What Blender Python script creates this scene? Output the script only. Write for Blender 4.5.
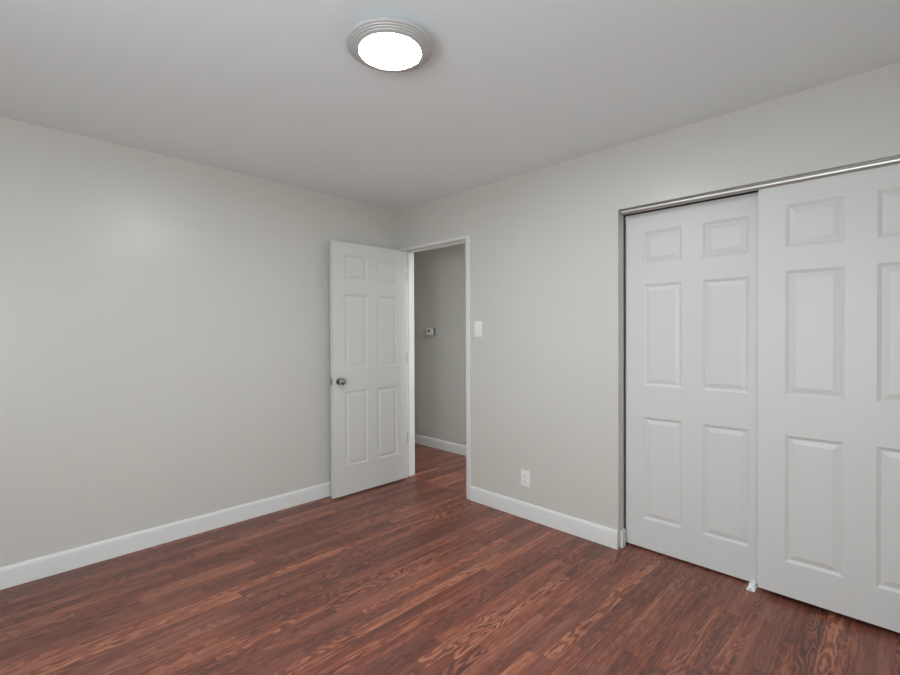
import bpy, bmesh, math
from mathutils import Vector, Matrix

for o in list(bpy.data.objects):
    bpy.data.objects.remove(o, do_unlink=True)
C = bpy.context.scene.collection
S = bpy.context.scene

# ------------------------------------------------------------------ camera
CAM = Vector((3.3365, -2.7111, 1.3136))
YAW, PITCH, ROLL, FPX = 0.778693, -0.0091412, -0.0038708, 464.02
fw = Vector((-math.sin(YAW) * math.cos(PITCH), math.cos(YAW) * math.cos(PITCH), math.sin(PITCH)))
rt = fw.cross(Vector((0, 0, 1))).normalized()
up = rt.cross(fw)
c_, s_ = math.cos(ROLL), math.sin(ROLL)
rt, up = c_ * rt + s_ * up, -s_ * rt + c_ * up
cd = bpy.data.cameras.new('camera')
cd.sensor_width = 36.0
cd.lens = FPX / 900.0 * 36.0
cd.clip_start = 0.02
cam = bpy.data.objects.new('camera', cd)
C.objects.link(cam)
m = Matrix((rt, up, -fw)).transposed().to_4x4()
m.translation = CAM
cam.matrix_world = m
S.camera = cam

# ------------------------------------------------------------------ world, fill lights, exposure
S.view_settings.view_transform = 'Standard'
S.view_settings.look = 'None'
S.view_settings.gamma = 1.0
S.view_settings.use_curve_mapping = False
S.view_settings.exposure = 0.0
S.cycles.diffuse_bounces = 10
S.cycles.max_bounces = 14
w = bpy.data.worlds.new('world')
S.world = w
w.use_nodes = True
w.node_tree.nodes['Background'].inputs[0].default_value = (0.75, 0.85, 1.0, 1)
w.node_tree.nodes['Background'].inputs[1].default_value = 0.0

LAMP_POWER = 184.0         # radiance of the ceiling light's diffuser
SOUTH_FILL = 52.0           # fill light in an added window behind the camera
EAST_FILL = 37.0            # fill light in an added window at the camera's right
HALL_FILL = 28.0          # fill lamp added in the hallway, out of sight


def area(name, loc, direction, sx, sy, power, col):
    l = bpy.data.lights.new(name, 'AREA')
    l.shape = 'RECTANGLE'
    l.size, l.size_y, l.energy, l.color = sx, sy, power, col
    o = bpy.data.objects.new(name, l)
    o.location = loc
    o.rotation_euler = Vector(direction).to_track_quat('-Z', 'Z').to_euler()
    C.objects.link(o)
    return o


H = 2.44                   # ceiling height
RX, RY = 3.82, -3.95       # inner faces of the right wall and of the wall behind the camera
# two unseen windows added near the corner behind the camera to hold fill lights
WX0, WX1, WZ0, WZ1 = 2.35, 3.65, 0.75, 2.00
EY0, EY1 = -3.80, -2.70
area('south_fill', ((WX0 + WX1) / 2, RY - 0.13, (WZ0 + WZ1) / 2), (0, 1, 0), WX1 - WX0, WZ1 - WZ0, SOUTH_FILL, (0.90, 1.0, 1.05))
area('east_fill', (RX + 0.13, (EY0 + EY1) / 2, (WZ0 + WZ1) / 2), (-1, 0, 0), EY1 - EY0, WZ1 - WZ0, EAST_FILL, (0.90, 1.0, 1.05))
hl = area('hall_fill', (1.80, 0.30, 2.43), (0, 0, -1), 0.25, 0.25, HALL_FILL, (0.90, 1.0, 1.04))  # added to brighten the hallway seen through the doorway
hl.data.shape = 'DISK'
hl.data.spread = math.radians(175)


# ------------------------------------------------------------------ node helpers
class N:
    def __init__(self, name):
        self.mat = bpy.data.materials.new(name)
        self.mat.use_nodes = True
        self.t = self.mat.node_tree
        self.b = self.t.nodes['Principled BSDF']

    def new(self, kind, **kw):
        n = self.t.nodes.new(kind)
        for k, v in kw.items():
            setattr(n, k, v)
        return n

    def put(self, sock, v):
        if isinstance(v, bpy.types.NodeSocket):
            self.t.links.new(v, sock)
        else:
            sock.default_value = v

    def math(self, op, a, b=None, c=None):
        n = self.new('ShaderNodeMath', operation=op)
        for i, v in enumerate((a, b, c)):
            if v is not None:
                self.put(n.inputs[i], v)
        return n.outputs[0]

    def comb(self, x, y, z):
        n = self.new('ShaderNodeCombineXYZ')
        for i, v in enumerate((x, y, z)):
            self.put(n.inputs[i], v)
        return n.outputs[0]

    def noise(self, vec, scale, detail=2.0, rough=0.5, dist=0.0):
        n = self.new('ShaderNodeTexNoise')
        self.put(n.inputs['Vector'], vec)
        n.inputs['Scale'].default_value = scale
        n.inputs['Detail'].default_value = detail
        n.inputs['Roughness'].default_value = rough
        n.inputs['Distortion'].default_value = dist
        return n.outputs['Fac']

    def ramp(self, fac, stops):
        n = self.new('ShaderNodeValToRGB')
        e = n.color_ramp.elements
        while len(e) < len(stops):
            e.new(0.5)
        for el, (p, col) in zip(e, stops):
            el.position = p
            el.color = (*col, 1) if len(col) == 3 else col
        self.put(n.inputs[0], fac)
        return n.outputs[0]

    def mixc(self, fac, a, b, blend='MIX'):
        n = self.new('ShaderNodeMix', data_type='RGBA', blend_type=blend)
        self.put(n.inputs[0], fac)
        self.put(n.inputs[6], a if isinstance(a, bpy.types.NodeSocket) else (*a, 1))
        self.put(n.inputs[7], b if isinstance(b, bpy.types.NodeSocket) else (*b, 1))
        return n.outputs[2]

    def bump(self, h, strength, dist):
        n = self.new('ShaderNodeBump')
        n.inputs['Strength'].default_value = strength
        n.inputs['Distance'].default_value = dist
        self.put(n.inputs['Height'], h)
        self.t.links.new(n.outputs[0], self.b.inputs['Normal'])

    def obj(self):
        return self.new('ShaderNodeTexCoord').outputs['Object']


def paint(name, col, rough=0.5, spec=0.5, peel=0.0, scale=140.0, mottling=0.02):
    n = N(name)
    co = n.obj()
    d = tuple(v * (1 - mottling) for v in col)
    n.put(n.b.inputs['Base Color'], n.mixc(n.noise(co, 3.0, 3), d, col))
    n.b.inputs['Roughness'].default_value = rough
    n.b.inputs['Specular IOR Level'].default_value = spec
    if peel:
        n.bump(n.noise(co, scale, 2), peel, 0.002)
    return n.mat


def metal(name, col, rough, streak=0.0):
    n = N(name)
    n.b.inputs['Metallic'].default_value = 1.0
    n.b.inputs['Base Color'].default_value = (*col, 1)
    n.b.inputs['Roughness'].default_value = rough
    if streak:
        co = n.new('ShaderNodeMapping')
        n.t.links.new(n.obj(), co.inputs[0])
        co.inputs['Scale'].default_value = (2, 300, 300)
        n.bump(n.noise(co.outputs[0], 1.0, 2), streak, 0.001)
    return n.mat


def wood_floor():
    n = N('stained_oak_strip')
    sep = n.new('ShaderNodeSeparateXYZ')
    n.t.links.new(n.obj(), sep.inputs[0])
    x, y = sep.outputs[0], sep.outputs[1]
    u = n.math('DIVIDE', x, 0.057)
    sid = n.math('FLOOR', u)
    fu = n.math('FRACT', u)

    def white(vec):
        k = n.new('ShaderNodeTexWhiteNoise', noise_dimensions='3D')
        n.t.links.new(vec, k.inputs['Vector'])
        s2 = n.new('ShaderNodeSeparateColor')
        n.t.links.new(k.outputs['Color'], s2.inputs[0])
        return s2.outputs[0], s2.outputs[1], s2.outputs[2]
    r1, r2, _ = white(n.comb(sid, 3.7, 1.3))
    ln = n.math('MULTIPLY_ADD', r2, 0.75, 0.55)
    v = n.math('DIVIDE', n.math('ADD', y, n.math('MULTIPLY', r1, 9.0)), ln)
    pid = n.math('FLOOR', v)
    fv = n.math('MULTIPLY', n.math('FRACT', v), ln)
    a, b, c = white(n.comb(sid, pid, 5.1))
    ox = n.math('MULTIPLY', a, 17.0)
    oy = n.math('MULTIPLY', b, 31.0)
    gx = n.math('ADD', x, ox)
    gy = n.math('ADD', y, oy)
    # cathedral rings: contour lines of a stretched noise
    base = n.noise(n.comb(n.math('MULTIPLY', gx, 13.0), n.math('MULTIPLY', gy, 2.0), c), 1.0, 1.0, 0.45, 0.2)
    fine = n.noise(n.comb(n.math('MULTIPLY', gx, 60.0), n.math('MULTIPLY', gy, 22.0), a), 1.0, 2.0, 0.5)
    ph = n.math('ADD', n.math('MULTIPLY', base, 98.0), n.math('MULTIPLY', fine, 6.5))
    ring = n.math('SINE', ph)
    ring = n.math('MULTIPLY_ADD', n.math('DIVIDE', ring, n.math('ADD', n.math('ABSOLUTE', ring), 0.55)), 0.72, 0.5)
    # straight grain and pores
    straight = n.noise(n.comb(n.math('MULTIPLY', gx, 85.0), n.math('MULTIPLY', gy, 2.4), b), 1.0, 3.0, 0.6)
    pores = n.noise(n.comb(n.math('MULTIPLY', gx, 190.0), n.math('MULTIPLY', gy, 14.0), c), 1.0, 2.0, 0.6)
    blot = n.noise(n.comb(n.math('MULTIPLY', gx, 22.0), n.math('MULTIPLY', gy, 2.6), a), 1.0, 3.0, 0.6)
    amt = n.math('MULTIPLY_ADD', n.math('POWER', c, 1.4), 0.45, 0.06)
    t = n.math('MULTIPLY_ADD', n.math('SUBTRACT', ring, 0.5), amt, 0.0)
    t = n.math('MULTIPLY_ADD', n.math('SUBTRACT', straight, 0.5), 0.85, t)
    t = n.math('MULTIPLY_ADD', n.math('SUBTRACT', pores, 0.5), 0.70, t)
    t = n.math('MULTIPLY_ADD', n.math('SUBTRACT', blot, 0.5), 0.75, t)
    t = n.math('MULTIPLY_ADD', n.math('SUBTRACT', a, 0.5), 0.38, t)
    t = n.math('ADD', t, 0.5)
    col = n.ramp(t, [(0.04, (0.058, 0.022, 0.018)), (0.36, (0.150, 0.046, 0.030)),
                     (0.60, (0.270, 0.082, 0.050)), (0.97, (0.50, 0.200, 0.112))])
    # some boards lean to purple-brown, some to orange
    col = n.mixc(n.math('MULTIPLY', b, 0.55), col, (0.150, 0.062, 0.050))
    seam = n.math('MAXIMUM', n.math('LESS_THAN', fu, 0.016), n.math('LESS_THAN', fv, 0.0012))
    col = n.mixc(n.math('MULTIPLY', seam, 0.45), col, (0.03, 0.012, 0.01))
    n.put(n.b.inputs['Base Color'], col)
    n.put(n.b.inputs['Roughness'], n.math('MULTIPLY_ADD', straight, 0.12, 0.30))
    n.b.inputs['Specular IOR Level'].default_value = 0.40
    hgt = n.math('SUBTRACT', n.math('MULTIPLY', straight, 0.25), seam)
    n.bump(hgt, 0.12, 0.001)
    return n.mat


M = {}
M['wall'] = paint('greige_wall_paint', (0.597, 0.574, 0.531), 0.34, 0.5, 0.22, 95.0)
M['ceiling'] = paint('flat_white_ceiling', (0.835, 0.875, 0.89), 0.8, 0.2, 0.15, 90.0)
M['trim'] = paint('white_trim_paint', (0.725, 0.715, 0.70), 0.35, 0.5, 0.0)
M['door'] = paint('white_door_paint', (0.640, 0.630, 0.612), 0.42, 0.5, 0.05, 220.0)
M['floor'] = wood_floor()
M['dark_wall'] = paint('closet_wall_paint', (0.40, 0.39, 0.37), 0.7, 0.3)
M['plastic'] = paint('white_plastic', (0.80, 0.80, 0.77), 0.35, 0.5)
M['plastic_dark'] = paint('dark_plastic', (0.02, 0.02, 0.02), 0.35, 0.5)
M['nylon'] = paint('white_nylon', (0.83, 0.84, 0.85), 0.3, 0.5)
M['alu'] = metal('brushed_aluminium', (0.58, 0.57, 0.55), 0.42, 0.05)
M['nickel'] = metal('polished_nickel', (0.42, 0.42, 0.42), 0.10)
M['side_shade'] = paint('thermostat_side_shade', (0.11, 0.10, 0.095), 0.5, 0.4)  # dark colour stands in for shade on the thermostat's side
M['hinge'] = metal('dull_steel', (0.42, 0.42, 0.42), 0.4)
M['ring'] = paint('satin_grey_lamp_ring', (0.50, 0.49, 0.48), 0.35, 0.5)


def emissive(name, col, strength):
    n = N(name)
    n.b.inputs['Base Color'].default_value = (0.9, 0.9, 0.9, 1)
    n.b.inputs['Roughness'].default_value = 0.4
    n.b.inputs['Emission Color'].default_value = (*col, 1)
    n.b.inputs['Emission Strength'].default_value = strength
    return n.mat


M['glow'] = emissive('lit_diffuser', (0.90, 1.0, 1.05), LAMP_POWER)


# ------------------------------------------------------------------ mesh helpers
def obj(name, bm, mat, parent=None, smooth=None):
    bmesh.ops.recalc_face_normals(bm, faces=bm.faces)
    me = bpy.data.meshes.new(name)
    bm.to_mesh(me)
    bm.free()
    me.materials.append(M[mat])
    o = bpy.data.objects.new(name, me)
    C.objects.link(o)
    if parent:
        o.parent = parent
    if smooth is not None:
        for p in me.polygons:
            p.use_smooth = True
        me.set_sharp_from_angle(angle=math.radians(smooth))
    return o


def tag(o, label, cat, group=None, kind=None):
    o['label'] = label
    o['category'] = cat
    if group:
        o['group'] = group
    if kind:
        o['kind'] = kind
    return o


def struct(o, label, cat):
    return tag(o, label, cat, None, 'structure')


def box(bm, a, b, bevel=0.0, seg=2):
    vs = [bm.verts.new((x, y, z)) for x in (a[0], b[0]) for y in (a[1], b[1]) for z in (a[2], b[2])]
    fs = [(0, 1, 3, 2), (4, 6, 7, 5), (0, 4, 5, 1), (2, 3, 7, 6), (0, 2, 6, 4), (1, 5, 7, 3)]
    faces = [bm.faces.new([vs[i] for i in f]) for f in fs]
    if bevel:
        es = list({e for f in faces for e in f.edges})
        bmesh.ops.bevel(bm, geom=es, offset=bevel, segments=seg, affect='EDGES', profile=0.6)
    return bm


def lathe(bm, prof, seg=48, axis=Matrix.Identity(4)):
    rings = []
    for r, z in prof:
        if r < 1e-6:
            rings.append([bm.verts.new(axis @ Vector((0, 0, z)))])
        else:
            rings.append([bm.verts.new(axis @ Vector((r * math.cos(2 * math.pi * k / seg), r * math.sin(2 * math.pi * k / seg), z))) for k in range(seg)])
    for p, q in zip(rings, rings[1:]):
        for k in range(seg):
            j = (k + 1) % seg
            if len(p) == 1 and len(q) == 1:
                continue
            if len(p) == 1:
                bm.faces.new((p[0], q[k], q[j]))
            elif len(q) == 1:
                bm.faces.new((p[k], q[0], p[j]))
            else:
                bm.faces.new((p[k], q[k], q[j], p[j]))
    return bm


def prism(bm, prof, p0, p1, out):
    """extrude a closed (d, z) profile from p0 to p1; d runs along the horizontal unit vector out"""
    p0, p1, out = Vector(p0), Vector(p1), Vector(out)
    A = [bm.verts.new(p0 + out * d + Vector((0, 0, z))) for d, z in prof]
    B = [bm.verts.new(p1 + out * d + Vector((0, 0, z))) for d, z in prof]
    k = len(prof)
    for i in range(k):
        j = (i + 1) % k
        bm.faces.new((A[i], A[j], B[j], B[i]))
    bm.faces.new(A)
    bm.faces.new(B[::-1])
    return bm


def slab(bm, us, zs, holes, place):
    """solid slab on a grid us x zs with rectangular holes; place(u, z, side) gives the point"""
    def hole(i, j):
        u, z = (us[i] + us[i + 1]) / 2, (zs[j] + zs[j + 1]) / 2
        return any(a < u < b and c < z < d for a, b, c, d in holes)
    cell = {(i, j): not hole(i, j) for i in range(len(us) - 1) for j in range(len(zs) - 1)}
    vs = {}

    def v(i, j, s):
        if (i, j, s) not in vs:
            vs[(i, j, s)] = bm.verts.new(place(us[i], zs[j], s))
        return vs[(i, j, s)]
    for (i, j), solid in cell.items():
        if not solid:
            continue
        for s in (0, 1):
            bm.faces.new((v(i, j, s), v(i + 1, j, s), v(i + 1, j + 1, s), v(i, j + 1, s)))
        for (di, dj, e) in ((-1, 0, ((i, j), (i, j + 1))), (1, 0, ((i + 1, j), (i + 1, j + 1))),
                            (0, -1, ((i, j), (i + 1, j))), (0, 1, ((i, j + 1), (i + 1, j + 1)))):
            if not cell.get((i + di, j + dj), False):
                (a, b), (c, d) = e
                bm.faces.new((v(a, b, 0), v(c, d, 0), v(c, d, 1), v(a, b, 1)))
    return bm


# ------------------------------------------------------------------ room shell
WT = 0.122                                  # thickness of the wall with the doorway
DX0, DX1, DZ = 0.055, 0.868, 2.078          # rough doorway
CX0, CX1, CZ = 2.090, 3.575, 2.055          # closet opening
HY = 0.950                                  # far wall of the hallway
HX0, HX1 = -1.30, 1.985                     # hallway ends

bm = bmesh.new()
box(bm, (HX0 - 0.1, RY - 0.14, -0.08), (RX + 0.14, HY + 0.1, 0.0))
struct(obj('floor', bm, 'floor'), 'reddish brown stained oak strip floor running through room and hallway', 'floor')

bm = bmesh.new()
box(bm, (-0.12, RY - 0.14, H), (RX + 0.14, WT, H + 0.08))
struct(obj('ceiling', bm, 'ceiling'), 'flat white ceiling carrying the round light', 'ceiling')

bm = bmesh.new()
box(bm, (-0.12, RY - 0.14, 0.0), (0.0, WT, H))
struct(obj('wall_left', bm, 'wall'), 'plain greige wall left of the open white door', 'wall')

bm = bmesh.new()
slab(bm, [0.0, DX0, DX1, 2.069, 2.070, CX0, CX1, RX], [0.0, CZ, DZ, H],
     [(DX0, DX1, 0.0, DZ), (CX0, CX1, 0.0, CZ)],
     lambda u, z, s: (u, (WT if u < 2.0695 else 0.074) * s, z))
struct(obj('wall_back', bm, 'wall'), 'greige wall holding the doorway, light switch, outlet and closet', 'wall')

bm = bmesh.new()
slab(bm, [0.0, WX0, WX1, RX], [0.0, WZ0, WZ1, H], [(WX0, WX1, WZ0, WZ1)],
     lambda u, z, s: (u, RY - 0.12 * s, z))
struct(obj('wall_front', bm, 'wall'), 'greige wall with an added window behind the camera', 'wall')

bm = bmesh.new()
slab(bm, [RY - 0.12, EY0, EY1, WT], [0.0, WZ0, WZ1, H], [(EY0, EY1, WZ0, WZ1)],
     lambda u, z, s: (RX + 0.12 * s, u, z))
struct(obj('wall_right', bm, 'wall'), 'greige wall with an added window right of the camera', 'wall')


def window(name, label, us, place_y, axis):
    """white sash frame in the opening of an added fill light"""
    bm = bmesh.new()
    f = 0.045
    a, b = us
    mid = (WZ0 + WZ1) / 2
    slab(bm, [a, a + f, b - f, b], [WZ0, WZ0 + f, mid - f / 2, mid + f / 2, WZ1 - f, WZ1],
         [(a + f, b - f, WZ0 + f, mid - f / 2), (a + f, b - f, mid + f / 2, WZ1 - f)],
         (lambda u, z, s: (u, place_y - 0.05 * s, z)) if axis == 'x' else (lambda u, z, s: (place_y + 0.05 * s, u, z)))
    return struct(obj(name, bm, 'trim'), label, 'window')


window('added_window_1', 'unseen white sash window added behind the camera for fill light', (WX0, WX1), RY - 0.02, 'x')
window('added_window_2', 'unseen white sash window added right of the camera for fill light', (EY0, EY1), RX + 0.02, 'y')

# hallway and closet shells
bm = bmesh.new()
box(bm, (HX0, HY, 0.0), (HX1, HY + 0.10, H))
struct(obj('wall_hall', bm, 'wall'), 'greige hallway wall seen through the doorway, holding the thermostat', 'wall')
bm = bmesh.new()
box(bm, (HX0 - 0.1, WT - 0.12, 0.0), (HX0, HY + 0.10, H))
struct(obj('wall_hall_west', bm, 'wall'), 'greige end wall of the hallway, hidden by the open door', 'wall')
bm = bmesh.new()
box(bm, (HX1, WT, 0.0), (HX1 + 0.085, HY + 0.10, H))
struct(obj('wall_hall_east', bm, 'wall'), 'greige wall between hallway and closet', 'wall')
bm = bmesh.new()
box(bm, (HX0, WT - 0.12, 0.0), (-0.12, WT, H))
struct(obj('wall_hall_near', bm, 'wall'), 'greige near wall of the hallway left of the doorway', 'wall')
bm = bmesh.new()
box(bm, (HX0 - 0.1, WT, H), (RX + 0.14, HY + 0.10, H + 0.08))
struct(obj('ceiling_hall', bm, 'ceiling'), 'white hallway ceiling beyond the doorway', 'ceiling')
bm = bmesh.new()
box(bm, (HX1 + 0.085, HY - 0.15, 0.0), (RX, HY - 0.07, H))
struct(obj('wall_closet', bm, 'dark_wall'), 'back wall inside the closet', 'wall')
bm = bmesh.new()
box(bm, (RX, 0.122, 0.0), (RX + 0.12, HY + 0.10, H))
struct(obj('wall_closet_east', bm, 'dark_wall'), 'side wall inside the closet', 'wall')

# ------------------------------------------------------------------ baseboards
BH, BT = 0.112, 0.014
BPROF = [(0, 0), (BT, 0), (BT, BH - 0.022), (BT - 0.001, BH - 0.014), (BT - 0.004, BH - 0.006), (BT - 0.008, BH), (0, BH)]


def baseboard(name, label, runs, h=1.0):
    bm = bmesh.new()
    for p0, p1, out in runs:
        prism(bm, [(d, z * h) for d, z in BPROF], p0, p1, out)
    return struct(obj(name, bm, 'trim', smooth=35), label, 'baseboard')


baseboard('baseboard_left', 'white baseboard along the left wall', [((0, RY, 0), (0, 0, 0), (1, 0, 0))])
baseboard('baseboard_back', 'white baseboard under the outlet between doorway and closet', [((0.893, 0, 0), (CX0, 0, 0), (0, -1, 0))])
baseboard('baseboard_closet', 'short white baseboard return inside the closet jamb', [((CX0, 0.030, 0), (CX0, 0.074, 0), (1, 0, 0))], 0.93)
baseboard('baseboard_hall', 'white baseboard along the hallway wall beyond the doorway', [((HX0, HY, 0), (HX1, HY, 0), (0, -1, 0))], 0.92)
baseboard('baseboard_front', 'white baseboard behind the camera', [((0, RY, 0), (RX, RY, 0), (0, 1, 0))])
baseboard('baseboard_right', 'white baseboard along the right wall', [((RX, RY, 0), (RX, 0, 0), (-1, 0, 0))])

# ------------------------------------------------------------------ doorway frame
JX0, JX1, JZ = 0.075, 0.848, 2.060          # clear opening
bm = bmesh.new()
box(bm, (DX0, 0.0, 0.0), (JX0, WT, JZ))
box(bm, (JX1, 0.0, 0.0), (DX1, WT, JZ))
box(bm, (DX0, 0.0, JZ), (DX1, WT, DZ))
frame = struct(obj('trim_1', bm, 'trim'), 'white door frame around the open doorway to the hallway', 'door frame')


def casing(a, b):
    b_ = bmesh.new()
    box(b_, a, b, 0.003, 2)
    return obj('casing', b_, 'trim', frame, 35)


CO0, CO1, CT = 0.024, 0.894, 2.083
casing((CO0, -0.012, 0.0), (JX0, 0.0, JZ))
casing((JX1, -0.012, 0.0), (CO1, 0.0, JZ))
casing((CO0, -0.012, JZ), (CO1, 0.0, CT))
for a, b in (((JX0, 0.046, 0.0), (JX0 + 0.011, 0.080, JZ - 0.011)), ((JX1 - 0.011, 0.046, 0.0), (JX1, 0.080, JZ - 0.011)),
             ((JX0, 0.046, JZ - 0.011), (JX1, 0.080, JZ))):
    b_ = bmesh.new()
    box(b_, a, b, 0.0015, 1)
    obj('door_stop', b_, 'trim', frame)


# ------------------------------------------------------------------ six-panel doors
def rect_ring(bm, A, B):
    for i in range(4):
        j = (i + 1) % 4
        bm.faces.new((A[i], A[j], B[j], B[i]))


def six_panel_door(name, mw, width, z0, z1, t, cols, rows, label):
    """mw: matrix taking (u across, d out of the face, z up) to the room; face at d = 0, back at d = -t"""
    P = lambda u, d, z: mw @ Vector((u, d, z))
    SL, DEP = 0.013, 0.0070
    rects = [(a, b, c, d) for a, b in cols for c, d in rows]
    us = sorted({0.0, width, *[v for c in cols for v in c]})
    zs = sorted({z0, z1, *[v for r in rows for v in r]})
    bm = bmesh.new()
    grid = {(i, j): bm.verts.new(P(u, 0, z)) for i, u in enumerate(us) for j, z in enumerate(zs)}
    for i in range(len(us) - 1):
        for j in range(len(zs) - 1):
            um, zm = (us[i] + us[i + 1]) / 2, (zs[j] + zs[j + 1]) / 2
            q = [grid[(i, j)], grid[(i + 1, j)], grid[(i + 1, j + 1)], grid[(i, j + 1)]]
            if any(a < um < b and c < zm < d for a, b, c, d in rects):
                prev = q
                # moulded edge: small step, then a cove down to the panel
                for s, dp in ((0.0015, 0.0020), (0.006, 0.0035), (0.010, 0.0058), (SL, DEP), (SL + 0.001, DEP + 0.004)):
                    a, b, c, d = us[i] + s, us[i + 1] - s, zs[j] + s, zs[j + 1] - s
                    r = [bm.verts.new(P(a, -dp, c)), bm.verts.new(P(b, -dp, c)), bm.verts.new(P(b, -dp, d)), bm.verts.new(P(a, -dp, d))]
                    rect_ring(bm, prev, r)
                    prev = r
            else:
                bm.faces.new(q)
    nu, nz = len(us) - 1, len(zs) - 1
    rim = [grid[(i, 0)] for i in range(nu + 1)] + [grid[(nu, j)] for j in range(1, nz + 1)] + \
          [grid[(i, nz)] for i in range(nu - 1, -1, -1)] + [grid[(0, j)] for j in range(nz - 1, 0, -1)]
    back = []
    for v in rim:
        back.append(bm.verts.new(v.co + (mw.to_3x3() @ Vector((0, -t, 0)))))
    for i in range(len(rim)):
        j = (i + 1) % len(rim)
        bm.faces.new((rim[i], rim[j], back[j], back[i]))
    bm.faces.new(back[::-1])
    door = struct(obj(name, bm, 'door'), label, 'door')
    for a, b, c, d in rects:
        bm = bmesh.new()
        prev = None
        for s, dp in ((SL + 0.0005, 0.018), (SL + 0.0005, DEP), (0.017, DEP), (0.038, 0.0020), (0.040, 0.0016)):
            r = [bm.verts.new(P(a + s, -dp, c + s)), bm.verts.new(P(b - s, -dp, c + s)),
                 bm.verts.new(P(b - s, -dp, d - s)), bm.verts.new(P(a + s, -dp, d - s))]
            if prev:
                rect_ring(bm, prev, r)
            else:
                bm.faces.new(r[::-1])
            prev = r
        bm.faces.new(prev)
        obj('panel', bm, 'door', door)
    return door


# bedroom door, opened square to the wall: face looks to +x, u runs from the free edge to the hinge
LX, LY0, LY1 = 0.117, -0.764, -0.006
mw = Matrix(((0, 1, 0, LX), (1, 0, 0, LY0), (0, 0, 1, 0), (0, 0, 0, 1)))
d1 = six_panel_door('door_1', mw, LY1 - LY0, 0.011, 2.050, 0.035,
                    [(0.114, 0.332), (0.431, 0.649)],
                    [(0.243, 0.848), (1.032, 1.632), (1.757, 1.949)],
                    'open white six-panel door with a nickel knob standing beside the doorway')
# knob on both faces
KY, KZ = -0.703, 0.935


def knob(x, sgn):
    ax = Matrix.Translation((x, KY, KZ)) @ Matrix.Rotation(sgn * math.pi / 2, 4, 'Y')
    b1 = lathe(bmesh.new(), [(0, 0.0), (0.031, 0.0), (0.0315, 0.003), (0.029, 0.007), (0.018, 0.010), (0.0, 0.010)], 36, ax)
    k = obj('knob', lathe(bmesh.new(), [(0, 0.0085), (0.0115, 0.0085), (0.0105, 0.022), (0.013, 0.028), (0.022, 0.033), (0.0265, 0.041),
                                        (0.027, 0.049), (0.0245, 0.057), (0.018, 0.062), (0.009, 0.064), (0, 0.0643)], 36, ax), 'nickel', d1, 40)
    obj('rose', b1, 'nickel', k, 40)
    return k


knob(LX, 1)
knob(LX - 0.035, -1)
b_ = bmesh.new()
box(b_, (LX - 0.030, LY0 - 0.0015, KZ - 0.030), (LX - 0.005, LY0 + 0.0005, KZ + 0.030), 0.0007, 1)
lp = obj('latch_plate', b_, 'nickel', d1)
b_ = bmesh.new()
box(b_, (LX - 0.024, LY0 - 0.011, KZ - 0.011), (LX - 0.011, LY0 - 0.0012, KZ + 0.011), 0.002, 2)
obj('latch_bolt', b_, 'nickel', lp)
for hz in (0.36, 1.09, 1.835):
    b_ = bmesh.new()
    lathe(b_, [(0, -0.050), (0.0045, -0.050), (0.006, -0.046), (0.006, 0.046), (0.0045, 0.050), (0, 0.050)], 16,
          Matrix.Translation((0.0795, -0.0195, hz)))
    hg = obj('hinge', b_, 'hinge', d1, 40)
    b_ = bmesh.new()
    box(b_, (0.083, LY1 - 0.0005, hz - 0.045), (LX - 0.003, LY1 + 0.0025, hz + 0.045))
    obj('hinge_leaf', b_, 'hinge', hg)
    b_ = bmesh.new()
    box(b_, (JX0 - 0.0005, 0.002, hz - 0.045), (JX0 + 0.002, 0.036, hz + 0.045))
    obj('hinge_leaf', b_, 'hinge', hg)

# closet sliding doors: faces look to -y
DL_Y, DR_Y = 0.099, 0.038
mw = Matrix(((1, 0, 0, 2.0930), (0, -1, 0, DL_Y), (0, 0, 1, 0), (0, 0, 0, 1)))
PC = [(0.108, 0.327), (0.436, 0.655)]
d2 = six_panel_door('door_2', mw, 0.760, 0.012, 2.031, 0.026, PC,
                    [(0.191, 0.805), (0.995, 1.602), (1.725, 1.917)],
                    'white six-panel sliding closet door at left, hanging behind its neighbour')
mw = Matrix(((1, 0, 0, 2.8005), (0, -1, 0, DR_Y), (0, 0, 1, 0), (0, 0, 0, 1)))
d3 = six_panel_door('door_3', mw, 0.768, 0.026, 2.036, 0.032, [(0.113, 0.332), (0.441, 0.660)],
                    [(0.194, 0.811), (1.005, 1.609), (1.722, 1.928)],
                    'white six-panel sliding closet door at right, running in front')

# ------------------------------------------------------------------ closet track
track = tag(bpy.data.objects.new('closet_track', None), 'brushed aluminium sliding door track along the top of the closet opening', 'track')
C.objects.link(track)
track.location = (CX0, 0.0, CZ)
TX0, TX1 = 0.002, CX1 - CX0 - 0.002


def tr(name, prof, mat='alu', x0=TX0):
    return obj(name, prism(bmesh.new(), prof, (x0, 0, 0), (TX1, 0, 0), (0, 1, 0)), mat, track, 30)


# channel plate up in the opening, then the rounded fascia rail in front of it
tr('track_plate', [(0.034, -0.0005), (0.118, -0.0005), (0.118, -0.004), (0.034, -0.004)])
pr = [(0.0345, -0.0055), (0.0235, -0.0055), (0.0212, -0.0065), (0.0200, -0.0085), (0.0195, -0.0120), (0.0196, -0.0155), (0.0204, -0.0190),
      (0.0222, -0.0225), (0.0250, -0.0256), (0.0288, -0.0280), (0.0325, -0.0292), (0.0360, -0.0297), (0.0360, -0.0280), (0.0345, -0.0270)]
rl = tr('rail', pr, 'alu', 0.010)

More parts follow.
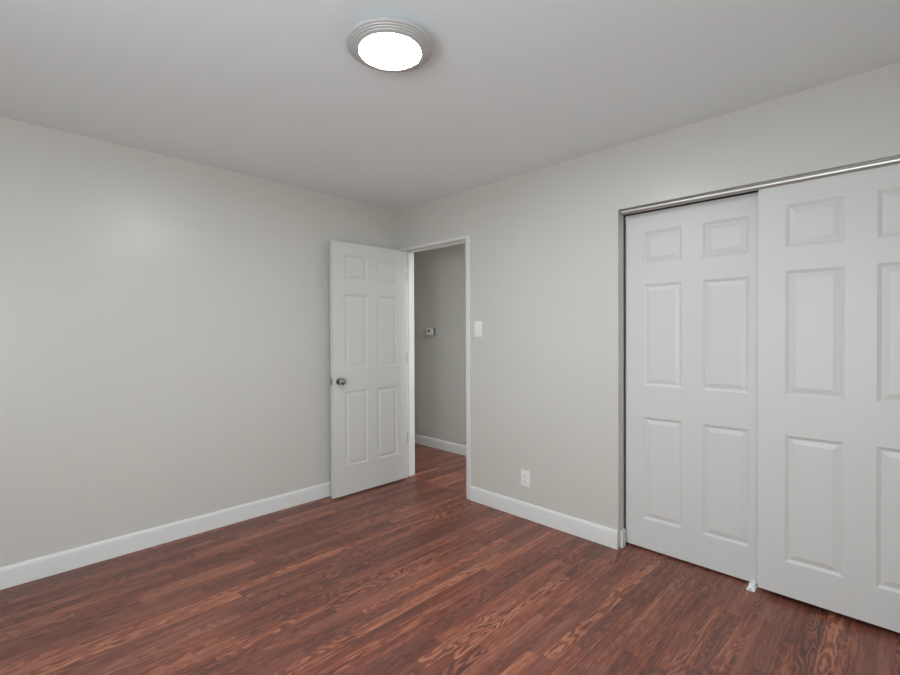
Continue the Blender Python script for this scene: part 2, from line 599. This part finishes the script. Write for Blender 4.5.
# ------------------------------------------------------------------ floor guide between the sliding doors
g = tag(bpy.data.objects.new('floor_guide', None), 'small white plastic floor guide under the meeting edges of the sliding closet doors', 'door guide')
C.objects.link(g)
g.location = (2.775, 0.062, 0.0)
b_ = bmesh.new()
box(b_, (-0.022, -0.040, 0.0), (0.016, 0.045, 0.004), 0.0015, 2)
obj('guide_base', b_, 'nylon', g, 40)
for y0 in (-0.016, 0.022):
    b_ = bmesh.new()
    box(b_, (-0.014, y0, 0.0035), (0.010, y0 + 0.005, 0.032), 0.0018, 2)
    obj('guide_fin', b_, 'nylon', g, 40)
b_ = bmesh.new()
lathe(b_, [(0.0, 0.0035), (0.0055, 0.0035), (0.0055, 0.0055), (0.004, 0.0068), (0, 0.007)], 16, Matrix.Translation((-0.004, -0.030, 0)))
obj('screw', b_, 'hinge', g, 40)

# ------------------------------------------------------------------ ceiling light
lamp = tag(bpy.data.objects.new('ceiling_light', None), 'round flush ceiling light with a stepped grey ring and glowing white diffuser', 'ceiling light')
C.objects.link(lamp)
lamp.location = (1.931, -1.604, H)
flip = Matrix.Scale(-1, 4, (0, 0, 1))
prof = [(0, 0.0), (0.105, 0.0), (0.105, 0.010), (0.110, 0.016), (0.145, 0.028), (0.1610, 0.0330), (0.1635, 0.0360), (0.1635, 0.0410), (0.1600, 0.0440),
        (0.1540, 0.0450), (0.1525, 0.0480), (0.1450, 0.0490), (0.1435, 0.0520), (0.1360, 0.0530), (0.1345, 0.0560), (0.1260, 0.0570), (0.1200, 0.0590),
        (0.1170, 0.0580), (0.1150, 0.052), (0.1150, 0.034), (0, 0.034)]
obj('ring', lathe(bmesh.new(), prof, 96, flip), 'ring', lamp, 25)
prof = [(0, 0.035), (0.1145, 0.035), (0.1145, 0.056), (0.110, 0.0595), (0.08, 0.062), (0.04, 0.0635), (0, 0.064)]
obj('diffuser', lathe(bmesh.new(), prof, 96, flip), 'glow', lamp, 40)

# ------------------------------------------------------------------ switch, outlet, thermostat
sw = tag(bpy.data.objects.new('light_switch', None), 'white rocker light switch on the wall right of the doorway', 'light switch')
C.objects.link(sw)
sw.location = (0.972, 0.0, 1.344)
b_ = bmesh.new()
box(b_, (-0.039, -0.006, -0.060), (0.039, 0.0, 0.060), 0.003, 3)
obj('wall_plate', b_, 'plastic', sw, 40)
b_ = bmesh.new()
vs = [(-0.016, -0.0055, -0.033), (0.016, -0.0055, -0.033), (0.016, -0.0105, -0.031), (-0.016, -0.0105, -0.031),
      (-0.016, -0.0055, 0.033), (0.016, -0.0055, 0.033), (0.016, -0.0075, 0.032), (-0.016, -0.0075, 0.032)]
V = [b_.verts.new(p) for p in vs]
for f in ((0, 1, 2, 3), (4, 5, 6, 7), (0, 1, 5, 4), (3, 2, 6, 7), (0, 3, 7, 4), (1, 2, 6, 5)):
    b_.faces.new([V[i] for i in f])
obj('rocker', b_, 'plastic', sw)
for zz in (-0.049, 0.049):
    b_ = lathe(bmesh.new(), [(0, 0.005), (0.0035, 0.005), (0.0032, 0.0068), (0, 0.0072)], 14, Matrix.Translation((0, 0, zz)) @ Matrix.Rotation(math.pi / 2, 4, 'X'))
    obj('screw', b_, 'plastic', sw, 40)

ol = tag(bpy.data.objects.new('wall_outlet', None), 'white duplex power outlet low on the wall above the baseboard', 'power outlet')
C.objects.link(ol)
ol.location = (1.410, 0.0, 0.281)
b_ = bmesh.new()
box(b_, (-0.039, -0.006, -0.058), (0.039, 0.0, 0.058), 0.003, 3)
obj('wall_plate', b_, 'plastic', ol, 40)
for zz in (-0.020, 0.020):
    b_ = lathe(bmesh.new(), [(0, 0.005), (0.0170, 0.005), (0.0165, 0.0078), (0.0145, 0.0082), (0, 0.0082)], 28, Matrix.Translation((0, 0, zz)) @ Matrix.Rotation(math.pi / 2, 4, 'X'))
    rc = obj('receptacle', b_, 'plastic', ol, 40)
    for xx, hh in ((-0.0064, 0.0045), (0.0064, 0.0036)):
        b_ = bmesh.new()
        box(b_, (xx - 0.001, -0.0085, zz + 0.002 - hh), (xx + 0.001, -0.0078, zz + 0.002 + hh))
        obj('slot', b_, 'plastic_dark', rc)
    b_ = lathe(bmesh.new(), [(0, 0.0078), (0.0022, 0.0078), (0.0022, 0.0085), (0, 0.0085)], 12, Matrix.Translation((0, 0, zz - 0.0085)) @ Matrix.Rotation(math.pi / 2, 4, 'X'))
    obj('ground_hole', b_, 'plastic_dark', rc)
b_ = lathe(bmesh.new(), [(0, 0.005), (0.0035, 0.005), (0.0032, 0.0068), (0, 0.0072)], 14, Matrix.Rotation(math.pi / 2, 4, 'X'))
obj('screw', b_, 'plastic', ol, 40)

th = tag(bpy.data.objects.new('thermostat', None), 'small white thermostat with side shade painted dark on the hallway wall seen through the doorway', 'thermostat')
C.objects.link(th)
th.location = (-0.570, HY, 1.332)
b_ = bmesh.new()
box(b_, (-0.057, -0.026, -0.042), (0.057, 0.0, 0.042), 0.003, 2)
obj('base_plate', b_, 'side_shade', th, 40)
b_ = bmesh.new()
box(b_, (-0.055, -0.036, -0.040), (0.055, -0.0255, 0.040), 0.003, 3)
obj('cover', b_, 'plastic', th, 40)
b_ = bmesh.new()
box(b_, (-0.028, -0.0372, 0.000), (0.004, -0.0355, 0.022), 0.0006, 1)
obj('display', b_, 'plastic_dark', th)
for xx in (-0.02, 0.0, 0.02):
    b_ = bmesh.new()
    box(b_, (xx - 0.006, -0.0375, -0.024), (xx + 0.006, -0.0355, -0.018), 0.0008, 1)
    obj('button', b_, 'plastic', th)
